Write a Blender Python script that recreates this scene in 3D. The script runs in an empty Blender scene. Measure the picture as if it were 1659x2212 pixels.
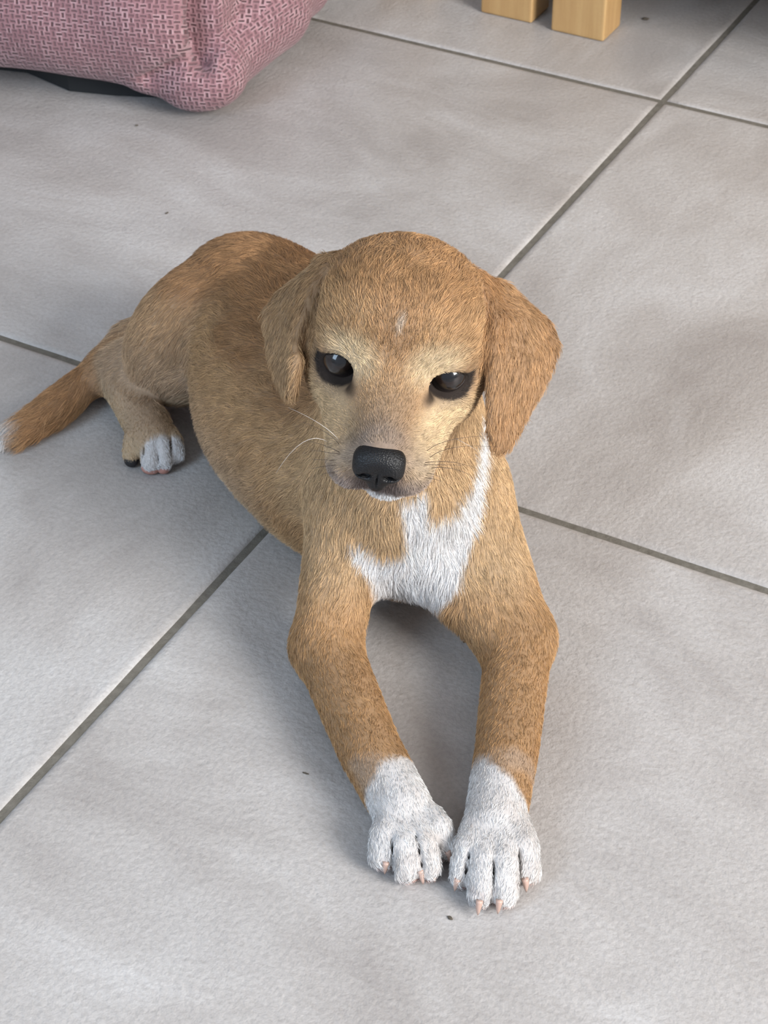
import bpy, bmesh
from mathutils import Matrix, Vector
import numpy as np, math, random
# ---------------------------------------------------------------- camera geometry (metres, z up, floor at z = 0)
FPX, CU, CV, CAMZ = 4200.0, 829.5, 1106.0, 0.82949
CAMR = np.array([[0.99999686, 0.00250739, 0.0],
                 [-0.00157845, 0.62951711, -0.77698502],
                 [-0.00194821, 0.77698258, 0.62951909]])
# camera looks along -z; the matrix columns are right, up, back in world axes
CAMP = np.array([0.0, 0.0, CAMZ])
def ray(u, v):
    return CAMR @ np.array([(u - CU) / FPX, -(v - CV) / FPX, -1.0])
def PZ(u, v, z=0.0):
    r = ray(u, v); return CAMP + (z - CAMZ) / r[2] * r
def PD(u, v, d):
    return CAMP + d * ray(u, v)
# ---------------------------------------------------------------- camera, world, lights, exposure
sc = bpy.context.scene
COL = sc.collection
cam_d = bpy.data.cameras.new('camera'); cam = bpy.data.objects.new('camera', cam_d); COL.objects.link(cam)
cam_d.sensor_fit = 'HORIZONTAL'; cam_d.sensor_width = 36.0; cam_d.lens = FPX / 1659.0 * 36.0
cam_d.clip_start = 0.02; cam_d.clip_end = 60
cam.matrix_world = Matrix([[*CAMR[0], CAMP[0]], [*CAMR[1], CAMP[1]], [*CAMR[2], CAMP[2]], [0, 0, 0, 1]])
cam_d.dof.use_dof = True; cam_d.dof.focus_distance = 1.04; cam_d.dof.aperture_fstop = 45
sc.camera = cam
sc.cycles.adaptive_threshold = 0.08; sc.cycles.adaptive_min_samples = 16
sc.cycles.max_bounces = 4; sc.cycles.diffuse_bounces = 2; sc.cycles.glossy_bounces = 2; sc.cycles.transmission_bounces = 2
w = bpy.data.worlds.new('room_light'); sc.world = w; w.use_nodes = True
bg = w.node_tree.nodes['Background']; bg.inputs[0].default_value = (0.80, 0.86, 1.0, 1); bg.inputs[1].default_value = 0.76
def window_light(name, loc, target, sx, sy, power, col):
    d = bpy.data.lights.new(name, 'AREA'); d.shape = 'RECTANGLE'; d.size = sx; d.size_y = sy; d.energy = power; d.color = col
    o = bpy.data.objects.new(name, d); COL.objects.link(o); o.location = loc
    o.rotation_euler = (Vector(target) - Vector(loc)).to_track_quat('-Z', 'Y').to_euler()
    return o
window_light('window_daylight_right', (2.45, -1.05, 1.75), (0.0, 0.9, 0.0), 1.5, 1.6, 205, (1.0, 0.985, 0.96))
window_light('window_daylight_left', (-1.6, -0.5, 1.4), (-0.1, 0.6, 0.0), 0.9, 1.3, 36, (0.60, 0.79, 1.0))
sc.view_settings.view_transform = 'Standard'; sc.view_settings.look = 'None'
sc.view_settings.exposure = -0.08; sc.view_settings.gamma = 1.0; sc.view_settings.use_curve_mapping = False

# ---------------------------------------------------------------- helpers
def srgb(r, g, b):
    return np.array([((c / 255) / 12.92 if c / 255 <= 0.04045 else ((c / 255 + 0.055) / 1.055) ** 2.4) for c in (r, g, b)])
def mesh_obj(name, V, Fc, mat, parent=None, smooth=True):
    me = bpy.data.meshes.new(name); me.from_pydata([tuple(v) for v in V], [], [tuple(int(i) for i in f) for f in Fc]); me.update()
    if smooth: me.polygons.foreach_set('use_smooth', [True] * len(me.polygons))
    o = bpy.data.objects.new(name, me); COL.objects.link(o)
    if mat: me.materials.append(mat)
    if parent: o.parent = parent
    return o
def tag(o, label=None, cat=None, group=None, kind=None):
    for k, v in (('label', label), ('category', cat), ('group', group), ('kind', kind)):
        if v: o[k] = v
    return o
def empty(name, loc=(0, 0, 0)):
    o = bpy.data.objects.new(name, None); COL.objects.link(o); o.location = loc; o.empty_display_size = 0.05; return o
class Nodes:
    def __init__(s, name):
        s.m = bpy.data.materials.new(name); s.m.use_nodes = True; s.t = s.m.node_tree; s.b = s.t.nodes['Principled BSDF']
    def n(s, typ, **kw):
        x = s.t.nodes.new(typ)
        for k, v in kw.items(): setattr(x, k, v)
        return x
    def l(s, a, b): s.t.links.new(a, b)
    def math(s, op, a, b=None, c=None):
        x = s.n('ShaderNodeMath', operation=op)
        for i, v in enumerate((a, b, c)):
            if v is None: continue
            if isinstance(v, (int, float)): x.inputs[i].default_value = v
            else: s.l(v, x.inputs[i])
        return x.outputs[0]
    def ramp(s, fac, stops, interp='LINEAR'):
        x = s.n('ShaderNodeValToRGB'); x.color_ramp.interpolation = interp; e = x.color_ramp.elements
        while len(e) > 1: e.remove(e[0])
        e[0].position, e[0].color = stops[0][0], (*stops[0][1], 1)
        for p, c in stops[1:]: q = e.new(p); q.color = (*c, 1)
        s.l(fac, x.inputs[0]); return x.outputs[0]
    def noise(s, vec, scale, detail=4, rough=0.55, dist=0):
        x = s.n('ShaderNodeTexNoise'); x.inputs['Scale'].default_value = scale; x.inputs['Detail'].default_value = detail
        x.inputs['Roughness'].default_value = rough; x.inputs['Distortion'].default_value = dist
        if vec is not None: s.l(vec, x.inputs['Vector'])
        return x.outputs['Fac']
    def mix(s, fac, a, b, typ='MIX'):
        x = s.n('ShaderNodeMix', data_type='RGBA', blend_type=typ)
        for i, v in ((0, fac), (6, a), (7, b)):
            if isinstance(v, (int, float)): x.inputs[i].default_value = v
            elif isinstance(v, (tuple, list, np.ndarray)): x.inputs[i].default_value = (*v[:3], 1)
            else: s.l(v, x.inputs[i])
        return x.outputs[2]
    def bump(s, height, strength, dist):
        x = s.n('ShaderNodeBump'); x.inputs['Strength'].default_value = strength; x.inputs['Distance'].default_value = dist
        s.l(height, x.inputs['Height']); s.l(x.outputs[0], s.b.inputs['Normal']); return x
    def set(s, **kw):
        for k, v in kw.items():
            i = s.b.inputs[k.replace('_', ' ')]
            if isinstance(v, (int, float)): i.default_value = v
            elif isinstance(v, (tuple, list, np.ndarray)): i.default_value = (*v[:3], 1)
            else: s.l(v, i)
        return s.m
def vrot(v, a):
    c, s = math.cos(a), math.sin(a); return np.array([c * v[0] - s * v[1], s * v[0] + c * v[1]])
# ---------------------------------------------------------------- floor of 60 cm porcelain tiles
TILE = 0.6
LANG = math.radians(61.4014)
LD = np.array([math.cos(LANG), math.sin(LANG), 0.0]); MD = np.array([math.sin(LANG), -math.cos(LANG), 0.0])
CROSS = PZ(1431.4, 216.9)                       # where two joints cross

def tile_material():
    q = Nodes('tile_porcelain')
    tc = q.n('ShaderNodeTexCoord'); oi = q.n('ShaderNodeObjectInfo')
    off = q.n('ShaderNodeVectorMath', operation='SCALE'); q.l(tc.outputs['Object'], off.inputs[0]); off.inputs['Scale'].default_value = 1.0
    sh = q.n('ShaderNodeCombineXYZ'); q.l(q.math('MULTIPLY', oi.outputs['Random'], 37.0), sh.inputs[0]); q.l(q.math('MULTIPLY', oi.outputs['Random'], 91.0), sh.inputs[1])
    ad = q.n('ShaderNodeVectorMath', operation='ADD'); q.l(off.outputs[0], ad.inputs[0]); q.l(sh.outputs[0], ad.inputs[1]); v = ad.outputs[0]
    big = q.noise(v, 5.0, 3, 0.6, 0.6)
    mp = q.n('ShaderNodeMapping'); mp.inputs['Scale'].default_value = (6, 14, 1); mp.inputs['Rotation'].default_value = (0, 0, 0.5); q.l(v, mp.inputs['Vector'])
    streak = q.noise(mp.outputs[0], 1.0, 4, 0.65, 0.8)
    fine = q.noise(v, 330.0, 2, 0.7)
    c1 = q.ramp(big, [(0.30, srgb(152, 144, 139)), (0.50, srgb(183, 177, 173)), (0.70, srgb(202, 199, 197))])
    c2 = q.ramp(streak, [(0.30, srgb(156, 151, 148)), (0.52, srgb(180, 176, 173)), (0.72, srgb(200, 198, 197))])
    c = q.mix(0.5, c1, c2)
    c = q.mix(q.math('MULTIPLY', q.ramp(fine, [(0.35, (1, 1, 1)), (0.62, (0, 0, 0))]), 0.22), c, srgb(120, 114, 110))
    hx = q.noise(v, 230.0, 2, 0.6)
    hh = q.math('ADD', q.math('MULTIPLY', hx, 1.0), q.math('MULTIPLY', q.noise(v, 60, 1, 0.5), 0.3))
    q.bump(hh, 0.5, 0.0014)
    rg = q.math('ADD', q.math('MULTIPLY', streak, 0.22), 0.30)
    return q.set(Base_Color=c, Roughness=rg, Specular_IOR_Level=0.45)
MT = tile_material()
def grout_material():
    q = Nodes('grout'); tc = q.n('ShaderNodeTexCoord'); f = q.noise(tc.outputs['Object'], 160, 5, 0.7)
    q.bump(f, 0.5, 0.002)
    return q.set(Base_Color=q.ramp(f, [(0.3, srgb(96, 91, 82)), (0.7, srgb(120, 115, 106))]), Roughness=0.92)
floor = mesh_obj('floor', [(-4, -3, -0.0016), (4, -3, -0.0016), (4, 5.5, -0.0016), (-4, 5.5, -0.0016)], [(0, 1, 2, 3)], grout_material(), smooth=False)
tag(floor, 'grey porcelain tiled floor with dark recessed grout', kind='structure')

def tile_mesh():
    g = 0.0024; hw = TILE / 2 - g
    prof = [(0.0000, -0.006), (0.0, -0.0024), (0.0004, -0.0017), (0.0016, -0.00085), (0.0034, -0.00025), (0.0060, 0.0)]
    V, Fc = [], []; n = 24
    for ins, z in prof:
        h = hw - ins
        for s in range(4):
            a = [(-1, -1), (1, -1), (1, 1), (-1, 1)][s]; b = [(1, -1), (1, 1), (-1, 1), (-1, -1)][s]
            for i in range(n):
                t = i / n; V.append(((a[0] + (b[0] - a[0]) * t) * h, (a[1] + (b[1] - a[1]) * t) * h, z))
    rng = random.Random(4); k = 4 * n
    for i in range(k):                                # slightly uneven pressed edges
        j = rng.uniform(-0.00022, 0.00022)
        for r in (0, 1, 2, 3):
            x, y, z = V[r * k + i]; m = max(abs(x), abs(y)); V[r * k + i] = (x * (1 + j / m), y * (1 + j / m), z)
    for r in range(len(prof) - 1):
        for i in range(k):
            a, b = r * k + i, r * k + (i + 1) % k; Fc.append((a, b, b + k, a + k))
    Fc.append(tuple(range((len(prof) - 1) * k, len(prof) * k)))
    me = bpy.data.meshes.new('tile'); me.from_pydata(V, [], Fc); me.update()
    for p in me.polygons: p.use_smooth = len(p.vertices) == 4
    me.materials.append(MT); return me
tm = tile_mesh()
for i in range(-8, 9):
    for j in range(-9, 9):
        c = CROSS + MD * TILE * (i - 0.5) + LD * TILE * (j + 0.5)
        if not (-2.72 < c[0] < 2.72 and -2.3 < c[1] < 2.68): continue
        o = bpy.data.objects.new('tile', tm); COL.objects.link(o); o.parent = floor
        k = (i * 7 + j * 3) % 4
        o.location = (c[0], c[1], 0.0); o.rotation_euler = (0, 0, LANG + k * math.pi / 2)

# ---------------------------------------------------------------- the room around, open (glazed) behind the camera
q = Nodes('wall_paint'); tc = q.n('ShaderNodeTexCoord'); q.bump(q.noise(tc.outputs['Object'], 120, 4), .15, .002)
MWALL = q.set(Base_Color=srgb(200, 200, 202), Roughness=.9)
def slab(name, lo, hi):
    (a, b, c), (d, e, f) = lo, hi
    V = [(a, b, c), (d, b, c), (d, e, c), (a, e, c), (a, b, f), (d, b, f), (d, e, f), (a, e, f)]
    return tag(mesh_obj(name, V, [(0, 3, 2, 1), (4, 5, 6, 7), (0, 1, 5, 4), (1, 2, 6, 5), (2, 3, 7, 6), (3, 0, 4, 7)], MWALL, None, False), kind='structure')
slab('wall_back', (-3.0, 2.95, -.01), (3.0, 3.05, 2.6)); slab('wall_left', (-3.1, -2.6, -.01), (-3.0, 3.05, 2.6)); slab('wall_right', (3.0, -2.6, -.01), (3.1, 3.05, 2.6))
slab('ceiling', (-3.1, -2.6, 2.6), (3.1, 3.05, 2.7))

# ---------------------------------------------------------------- pale wooden legs at the back, unseen bodies added above them
def wood_material():
    q = Nodes('beech_wood'); tc = q.n('ShaderNodeTexCoord'); mp = q.n('ShaderNodeMapping'); mp.inputs['Scale'].default_value = (40, 40, 2.5)
    q.l(tc.outputs['Object'], mp.inputs['Vector'])
    f = q.noise(mp.outputs[0], 2.0, 6, 0.6, 0.4); g = q.noise(tc.outputs['Object'], 400, 2)
    c = q.ramp(f, [(0.3, srgb(178, 140, 92)), (0.6, srgb(194, 158, 108)), (0.8, srgb(202, 168, 120))])
    c = q.mix(q.math('MULTIPLY', g, 0.18), c, srgb(160, 118, 64))
    return q.set(Base_Color=c, Roughness=0.42)
MW = wood_material()
def beam(name, centre, sx, sy, sz, parent, bev=0.003):
    bm = bmesh.new(); bmesh.ops.create_cube(bm, size=1.0)
    bmesh.ops.scale(bm, vec=(sx, sy, sz), verts=bm.verts)
    bmesh.ops.bevel(bm, geom=list(bm.edges), offset=bev, segments=3, affect='EDGES', profile=0.6)
    me = bpy.data.meshes.new(name); bm.to_mesh(me); bm.free(); me.materials.append(MW)
    for p in me.polygons: p.use_smooth = False
    o = bpy.data.objects.new(name, me); COL.objects.link(o); o.parent = parent
    o.location = centre; return o
def furniture(name, corner, wide, deep, low, high, leg, label, cat, left):
    # corner: the inner front corner of the front leg seen in the photograph; leg = (along M, along L)
    t = empty(name, corner); t.rotation_euler = (0, 0, LANG - math.pi / 2)
    s = -1 if left else 1
    x0 = -leg[0] / 2 if left else leg[0] / 2; x1 = x0 + s * (wide - leg[0]); cx = (x0 + x1) / 2
    for a in (x0, x1):
        for b in (leg[1] / 2, deep - leg[1] / 2):
            beam('leg', (a, b, high / 2 - .01), leg[0], leg[1], high - .02, t)
    beam('top', (cx, deep / 2, high), wide + .03, deep + .03, .024, t)
    if low < high - .05:  # closed panels, added to darken the floor under the unseen body
        z, h = (low + high) / 2 - .006, high - low - .012
        for b, nm in ((leg[1] / 2, 'front_panel'), (deep - leg[1] / 2, 'back_panel')):
            beam(nm, (cx, b, z), wide - 2 * leg[0] - .002, .020, h, t, .002)
        for a in (x0, x1): beam('side_panel', (a, deep / 2, z), .020, deep - 2 * leg[1] - .002, h, t, .002)
        beam('bottom_panel', (cx, deep / 2, low + .006), wide - 2 * leg[0] - .004, deep - leg[1] - .03, .012, t, .002)
    return tag(t, label, cat)
c2 = PZ(1189, 66); c2r = PZ(1305, 90); c1 = PZ(1148, 52)
SHADE_BOX_LOW = 0.081  # underside of the unseen box, kept low so little light gets under
LW = float(np.linalg.norm(c2r - c2))
furniture('wooden_legs_shade_box', (c2[0], c2[1], 0.0), 1.15, 0.46, SHADE_BOX_LOW, 0.55, (LW, 0.042), 'pale wooden square leg right of the other leg, under an unseen box added as shade', 'cabinet', False)  # legs with an unseen closed box, added to darken the floor below
furniture('wooden_stool', (c1[0], c1[1], 0.0), 0.172, 0.19, 0.20, 0.30, (LW, 0.042), 'small pale wooden stool whose square leg stands left of the other wooden leg', 'stool', True)
# ---------------------------------------------------------------- puppy: signed distance sculpt (numpy only)
def nrm(v):
    v = np.asarray(v, float); return v / np.linalg.norm(v)
def L(*a): return np.array(a, float)

# head frame: origin between the eyes, hx to the picture's right, hy to the crown, hz to the nose
HEAD_O = PD(849, 800, 1.055)
_toc = nrm(CAMP - HEAD_O)
_rt = nrm(np.cross(CAMR[:, 1], _toc)); _upv = np.cross(_toc, _rt)
def head_axes(pitch, yaw, roll):
    p, y, r = map(math.radians, (pitch, yaw, roll))
    z = math.cos(p) * _toc - math.sin(p) * _upv
    yv = math.cos(p) * _upv + math.sin(p) * _toc
    x = _rt
    z, x = math.cos(y) * z + math.sin(y) * x, math.cos(y) * x - math.sin(y) * z
    x, yv = math.cos(r) * x - math.sin(r) * yv, math.cos(r) * yv + math.sin(r) * x
    return np.stack([x, yv, z], 1)
HR = head_axes(35, -5.5, 5.6)
def H(x, y, z):           # head-local centimetres to world
    return HEAD_O + HR @ (np.array([x, y, z]) * 0.01)

class Field:
    def __init__(s, lo, hi, h):
        s.lo = np.array(lo, float); s.h = h
        s.n = (np.ceil((np.array(hi) - s.lo) / h)).astype(int) + 1
        s.d = np.full(s.n, 1.0, np.float32)
        s.ax = [(s.lo[i] + h * np.arange(s.n[i])).astype(np.float32) for i in range(3)]
    def box(s, lo, hi):
        i0 = np.clip(np.floor((lo - s.lo) / s.h).astype(int), 0, s.n - 1)
        i1 = np.clip(np.ceil((hi - s.lo) / s.h).astype(int) + 1, 1, s.n)
        sl = tuple(slice(a, b) for a, b in zip(i0, i1))
        X, Y, Z = np.meshgrid(*[s.ax[i][sl[i]] for i in range(3)], indexing='ij', sparse=True)
        return sl, X, Y, Z
    def add(s, pr, k):
        lo, hi = pr.bounds(); m = k + 0.012
        sl, X, Y, Z = s.box(lo - m, hi + m)
        d = pr.dist(X, Y, Z).astype(np.float32); o = s.d[sl]
        if k > 0:
            h = np.maximum(k - np.abs(d - o), 0) / k
            s.d[sl] = np.minimum(d, o) - h * h * k * 0.25
        else:
            s.d[sl] = np.minimum(d, o)
    def cut(s, pr, k):
        lo, hi = pr.bounds(); m = k + 0.006
        sl, X, Y, Z = s.box(lo - m, hi + m)
        d = -pr.dist(X, Y, Z).astype(np.float32); o = s.d[sl]
        h = np.maximum(k - np.abs(d - o), 0) / k
        s.d[sl] = np.maximum(d, o) + h * h * k * 0.25

class Cone:                 # capsule whose radius runs from ra to rb
    def __init__(s, a, b, ra, rb): s.a, s.b, s.ra, s.rb = np.array(a, float), np.array(b, float), ra, rb
    def bounds(s):
        r = max(s.ra, s.rb); return np.minimum(s.a, s.b) - r, np.maximum(s.a, s.b) + r
    def dist(s, X, Y, Z):
        ab = s.b - s.a; q = max(float(ab @ ab), 1e-12)
        px, py, pz = X - s.a[0], Y - s.a[1], Z - s.a[2]
        t = np.clip((px * ab[0] + py * ab[1] + pz * ab[2]) / q, 0, 1)
        dx, dy, dz = px - t * ab[0], py - t * ab[1], pz - t * ab[2]
        return np.sqrt(dx * dx + dy * dy + dz * dz) - (s.ra + (s.rb - s.ra) * t)
class Ell:                  # ellipsoid, axes in the columns of R
    def __init__(s, c, r, R=None): s.c, s.r, s.R = np.array(c, float), np.array(r, float), np.eye(3) if R is None else R
    def bounds(s):
        e = np.sqrt(((s.R * s.r) ** 2).sum(1)); return s.c - e, s.c + e
    def dist(s, X, Y, Z):
        px, py, pz = X - s.c[0], Y - s.c[1], Z - s.c[2]
        k0 = 0; k1 = 0
        for i in range(3):
            q = px * s.R[0, i] + py * s.R[1, i] + pz * s.R[2, i]
            k0 = k0 + (q / s.r[i]) ** 2; k1 = k1 + (q / s.r[i] ** 2) ** 2
        k0 = np.sqrt(k0); k1 = np.sqrt(k1) + 1e-9
        return k0 * (k0 - 1) / k1
class Tri:                  # triangle thickened by ra..rc at its corners
    def __init__(s, a, b, c, r): s.p = [np.array(v, float) for v in (a, b, c)]; s.r = r
    def bounds(s):
        q = np.array(s.p); r = max(s.r); return q.min(0) - r, q.max(0) + r
    def dist(s, X, Y, Z):
        a, b, c = s.p; ab, ac = b - a, c - a
        px, py, pz = X - a[0], Y - a[1], Z - a[2]
        d00, d01, d11 = ab @ ab, ab @ ac, ac @ ac
        d20 = px * ab[0] + py * ab[1] + pz * ab[2]; d21 = px * ac[0] + py * ac[1] + pz * ac[2]
        den = d00 * d11 - d01 * d01
        v = (d11 * d20 - d01 * d21) / den; w = (d00 * d21 - d01 * d20) / den; u = 1 - v - w
        inside = (u >= 0) & (v >= 0) & (w >= 0)
        n = nrm(np.cross(ab, ac))
        dp = np.abs(px * n[0] + py * n[1] + pz * n[2]) - (u * s.r[0] + v * s.r[1] + w * s.r[2])
        out = np.where(inside, dp, 9.0)
        for i, j in ((0, 1), (1, 2), (2, 0)):
            out = np.minimum(out, Cone(s.p[i], s.p[j], s.r[i], s.r[j]).dist(X, Y, Z))
        return out

class Multi:                # plain union, blended to the rest as one
    def __init__(s, ps): s.ps = ps
    def bounds(s):
        b = [p.bounds() for p in s.ps]; return np.min([x[0] for x in b], 0), np.max([x[1] for x in b], 0)
    def dist(s, X, Y, Z):
        d = s.ps[0].dist(X, Y, Z)
        for p in s.ps[1:]: d = np.minimum(d, p.dist(X, Y, Z))
        return d

def surface_nets(F):
    d = F.d; ins = d < 0; n = d.shape
    c = np.zeros((n[0]-1, n[1]-1, n[2]-1), np.uint8)
    for i in (0, 1):
        for j in (0, 1):
            for k in (0, 1):
                c += ins[i:n[0]-1+i, j:n[1]-1+j, k:n[2]-1+k]
    I = np.argwhere((c > 0) & (c < 8))
    idx = np.full(c.shape, -1, np.int32); idx[tuple(I.T)] = np.arange(len(I))
    acc = np.zeros((len(I), 3)); cnt = np.zeros(len(I))
    corners = [(i, j, k) for i in (0, 1) for j in (0, 1) for k in (0, 1)]
    val = {q: d[I[:, 0]+q[0], I[:, 1]+q[1], I[:, 2]+q[2]].astype(float) for q in corners}
    for a in corners:
        for ax in range(3):
            if a[ax] == 0:
                b = list(a); b[ax] = 1; b = tuple(b)
                va, vb = val[a], val[b]; m = (va < 0) != (vb < 0)
                t = np.where(m, va / np.where(m, va - vb, 1), 0)
                p = np.array(a, float)[None] + np.zeros((len(I), 3)); p[:, ax] += t
                acc[m] += p[m]; cnt[m] += 1
    V = F.lo + F.h * (I + acc / cnt[:, None])
    Q = []
    for ax in range(3):
        o1, o2 = [(1, 2), (2, 0), (0, 1)][ax]
        s0 = [slice(None)] * 3; s1 = [slice(None)] * 3
        s0[ax] = slice(0, n[ax]-1); s1[ax] = slice(1, n[ax])
        a, b = ins[tuple(s0)], ins[tuple(s1)]
        E = np.argwhere(a != b)
        ok = (E[:, o1] > 0) & (E[:, o2] > 0) & (E[:, o1] < n[o1]-1) & (E[:, o2] < n[o2]-1); E = E[ok]
        q = []
        for (x, y) in ((0, 0), (-1, 0), (-1, -1), (0, -1)):
            e = E.copy(); e[:, o1] += x; e[:, o2] += y; q.append(idx[tuple(e.T)])
        q = np.stack(q, 1); fl = ~ins[tuple(E.T)]
        q[fl] = q[fl][:, ::-1]; Q.append(q)
    Q = np.concatenate(Q); Q = Q[(Q >= 0).all(1)]
    return V, Q

PR = []                      # (primitive, blend, region) ; region steers coat flow
def add(p, k=0.012, reg='body', op='+'): PR.append((p, k, reg, op))
def chain(pts, rad, k=0.012, reg='body'):
    add(Multi([Cone(pts[i], pts[i+1], rad[i], rad[i+1]) for i in range(len(pts) - 1)]), k, reg)

# ---- trunk
def frame(fwd, up=(0, 0, 1)):
    z = nrm(fwd); x = nrm(np.cross(z, nrm(up))); return np.stack([x, np.cross(x, z), z], 1)   # right, up', forward
CH = L(0.006, 0.972, 0.066)
MIDB = L(-0.045, 1.042, 0.058)
LOIN = L(-0.068, 1.105, 0.066)
RUMP = L(-0.088, 1.160, 0.066)
add(Ell(CH, (0.056, 0.068, 0.075), frame(CH - MIDB)), 0.02)
add(Ell(L(-0.022, 1.000, 0.054), (0.056, 0.062, 0.075), frame(CH - MIDB)), 0.02)
add(Ell(MIDB, (0.064, 0.066, 0.080), frame(CH - LOIN)), 0.03)
add(Ell(LOIN, (0.058, 0.064, 0.075), frame(MIDB - RUMP)), 0.03)
add(Ell(L(-0.030, 1.085, 0.072), (0.050, 0.062, 0.080), frame(MIDB - RUMP)), 0.03)
add(Ell(L(-0.082, 1.075, 0.045), (0.040, 0.044, 0.060), frame(MIDB - RUMP)), 0.03)
add(Ell(RUMP, (0.056, 0.058, 0.056), frame(LOIN - RUMP)), 0.03)
# ---- neck and forechest
add(Cone(L(0.012, 0.965, 0.100), H(0, -1.2, -5.0), 0.052, 0.040), 0.03, 'neck')
add(Ell(L(0.014, 0.925, 0.085), (0.044, 0.042, 0.062)), 0.025, 'chest')
# ---- fore legs (picture left / right)
def foreleg(sh, el, wr, mid, reg):
    chain([sh, el], [0.027, 0.0195], 0.018, reg)
    chain([el, el * 0.55 + wr * 0.45, wr, mid], [0.0200, 0.0188, 0.0176, 0.0168], 0.010, reg)
foreleg(L(-0.018, 0.935, 0.085), PZ(704, 1395, 0.024), PZ(800, 1622, 0.019), PZ(868, 1745, 0.016), 'armL')
foreleg(L(0.050, 0.935, 0.085), PZ(1122, 1375, 0.026), PZ(1094, 1625, 0.020), PZ(1070, 1770, 0.016), 'armR')
add(Cone(L(0.036, 0.905, 0.055), PZ(1105, 1385, 0.026), 0.024, 0.018), 0.014, 'armR')
def toes(base, tips, rb, rt, reg, z=0.0125):
    for (b, t) in zip(base, tips):
        A, B = PZ(b[0], b[1], z + 0.004), PZ(t[0], t[1], z - 0.003)
        M = A * 0.45 + B * 0.55 + L(0, 0, 0.0035)
        chain([A, M, B], [rb, rb * 1.02, rt], 0.0035, reg)
toes([(845, 1775), (865, 1785), (895, 1785), (925, 1768)], [(826, 1848), (878, 1876), (924, 1872), (956, 1828)], 0.0090, 0.0076, 'pawL')
toes([(1032, 1790), (1055, 1800), (1085, 1800), (1112, 1785)], [(1002, 1888), (1041, 1928), (1088, 1928), (1137, 1880)], 0.0092, 0.0078, 'pawR')
def toe_gap(u0, v0, u1, v1, z=0.017):
    A, B = PZ(u0, v0, .016), PZ(u1, v1, .008); d = nrm(B - A)
    add(Ell((A + B) / 2 + L(0, 0, .003), (0.0007, 0.010, np.linalg.norm(B - A) * .60), frame(d)), 0.0022, 'paw', '-')
for g in ((846, 1822, 853, 1885), (893, 1813, 912, 1885), (950, 1826, 968, 1880), (1018, 1843, 1000, 1920), (1067, 1858, 1062, 1965), (1116, 1837, 1126, 1920)): toe_gap(*g)
# ---- hind leg on the picture's left
HIP = L(-0.098, 1.160, 0.082); KNEE = PZ(386, 762, 0.050); HOCK = PZ(258, 800, 0.024)
add(Ell((HIP * 0.5 + KNEE * 0.5), (0.037, 0.051, 0.068), frame(KNEE - HIP)), 0.009, 'thigh')
chain([HIP, KNEE], [0.046, 0.027], 0.010, 'thigh')
chain([KNEE, PZ(330, 772, 0.034), HOCK], [0.026, 0.024, 0.018], 0.012, 'thigh')
chain([HOCK, PZ(287, 860, 0.020), PZ(316, 915, 0.018), PZ(328, 945, 0.017)], [0.0175, 0.0160, 0.0160, 0.0155], 0.008, 'foot')
for (b, t, r) in (((300, 932), (284, 980), 0.0074), ((322, 945), (326, 998), 0.0082), ((345, 945), (355, 995), 0.008), ((362, 938), (380, 982), 0.0072)):
    A, B = PZ(b[0], b[1], 0.017), PZ(t[0], t[1], 0.0095); M = A * .45 + B * .55 + L(0, 0, .004)
    chain([A, M, B], [r, r, r * .85], 0.003, 'hindpaw')
for g in ((311, 950, 313, 998), (339, 946, 342, 1004), (367, 946, 371, 998)): toe_gap(*g)
# ---- other hind leg, folded on the far side
add(Ell(L(-0.012, 1.130, 0.050), (0.028, 0.060, 0.046), frame(L(0.5, -0.85, 0))), 0.02, 'thigh')
# ---- tail
TP = [L(-0.112, 1.190, 0.060), PZ(290, 735, 0.030), PZ(205, 812, 0.016), PZ(120, 880, 0.014), PZ(45, 930, 0.011), PZ(6, 953, 0.006)]
chain(TP, [0.020, 0.0155, 0.0125, 0.0125, 0.010, 0.004], 0.010, 'tail')
# ---- head
def hell(x, y, z, a, b, c, k, rx=0, ry=0, rz=0, op='+', reg='head'):
    R = HR
    for ax, an in ((0, rx), (1, ry), (2, rz)):
        if an:
            cs, sn = math.cos(math.radians(an)), math.sin(math.radians(an))
            m = np.eye(3); i, j = [(1, 2), (2, 0), (0, 1)][ax]
            m[i, i] = cs; m[j, j] = cs; m[i, j] = -sn; m[j, i] = sn; R = R @ m
    add(Ell(H(x, y, z), (a * .01, b * .01, c * .01), R), k, reg, op)
def hcone(a, b, ra, rb, k, op='+', reg='head'): add(Cone(H(*a), H(*b), ra * .01, rb * .01), k, reg, op)
hell(0, 1.25, -3.6, 5.0, 4.35, 4.7, 0.02)                      # cranium
hell(0, 1.9, -1.6, 3.9, 2.6, 2.4, 0.02)                      # forehead
for s in (-1, 1):
    hell(s * 2.7, -1.9, -2.4, 2.1, 2.6, 2.9, 0.018)          # cheek
    hell(s * 2.45, 0.95, -0.35, 1.45, 0.75, 1.0, 0.010)      # brow
for s in (-1, 1): hell(s * 3.5, -1.6, -4.8, 1.9, 2.6, 2.0, 0.012)                # jaw angle behind the cheek
hell(0, -0.85, 0.3, 2.35, 2.0, 2.8, 0.018)                     # bridge root
hcone((0, -1.45, 1.2), (0, -2.00, 4.4), 2.0, 1.45, 0.012)    # muzzle top
for s in (-1, 1):
    hcone((s * 1.7, -2.8, 0.6), (s * 1.4, -3.45, 3.9), 1.8, 1.50, 0.009)   # flews
hcone((0, -3.9, 0.2), (0.45, -4.35, 3.3), 1.8, 1.55, 0.005)      # lower jaw
for s in (-1, 1):                                            # eye sockets
    hell(s * 2.95, 0.0, 0.75, 1.06, 0.94 if s < 0 else 0.78, 0.95, 0.006, op='-', rz=-s * 6)
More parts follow.
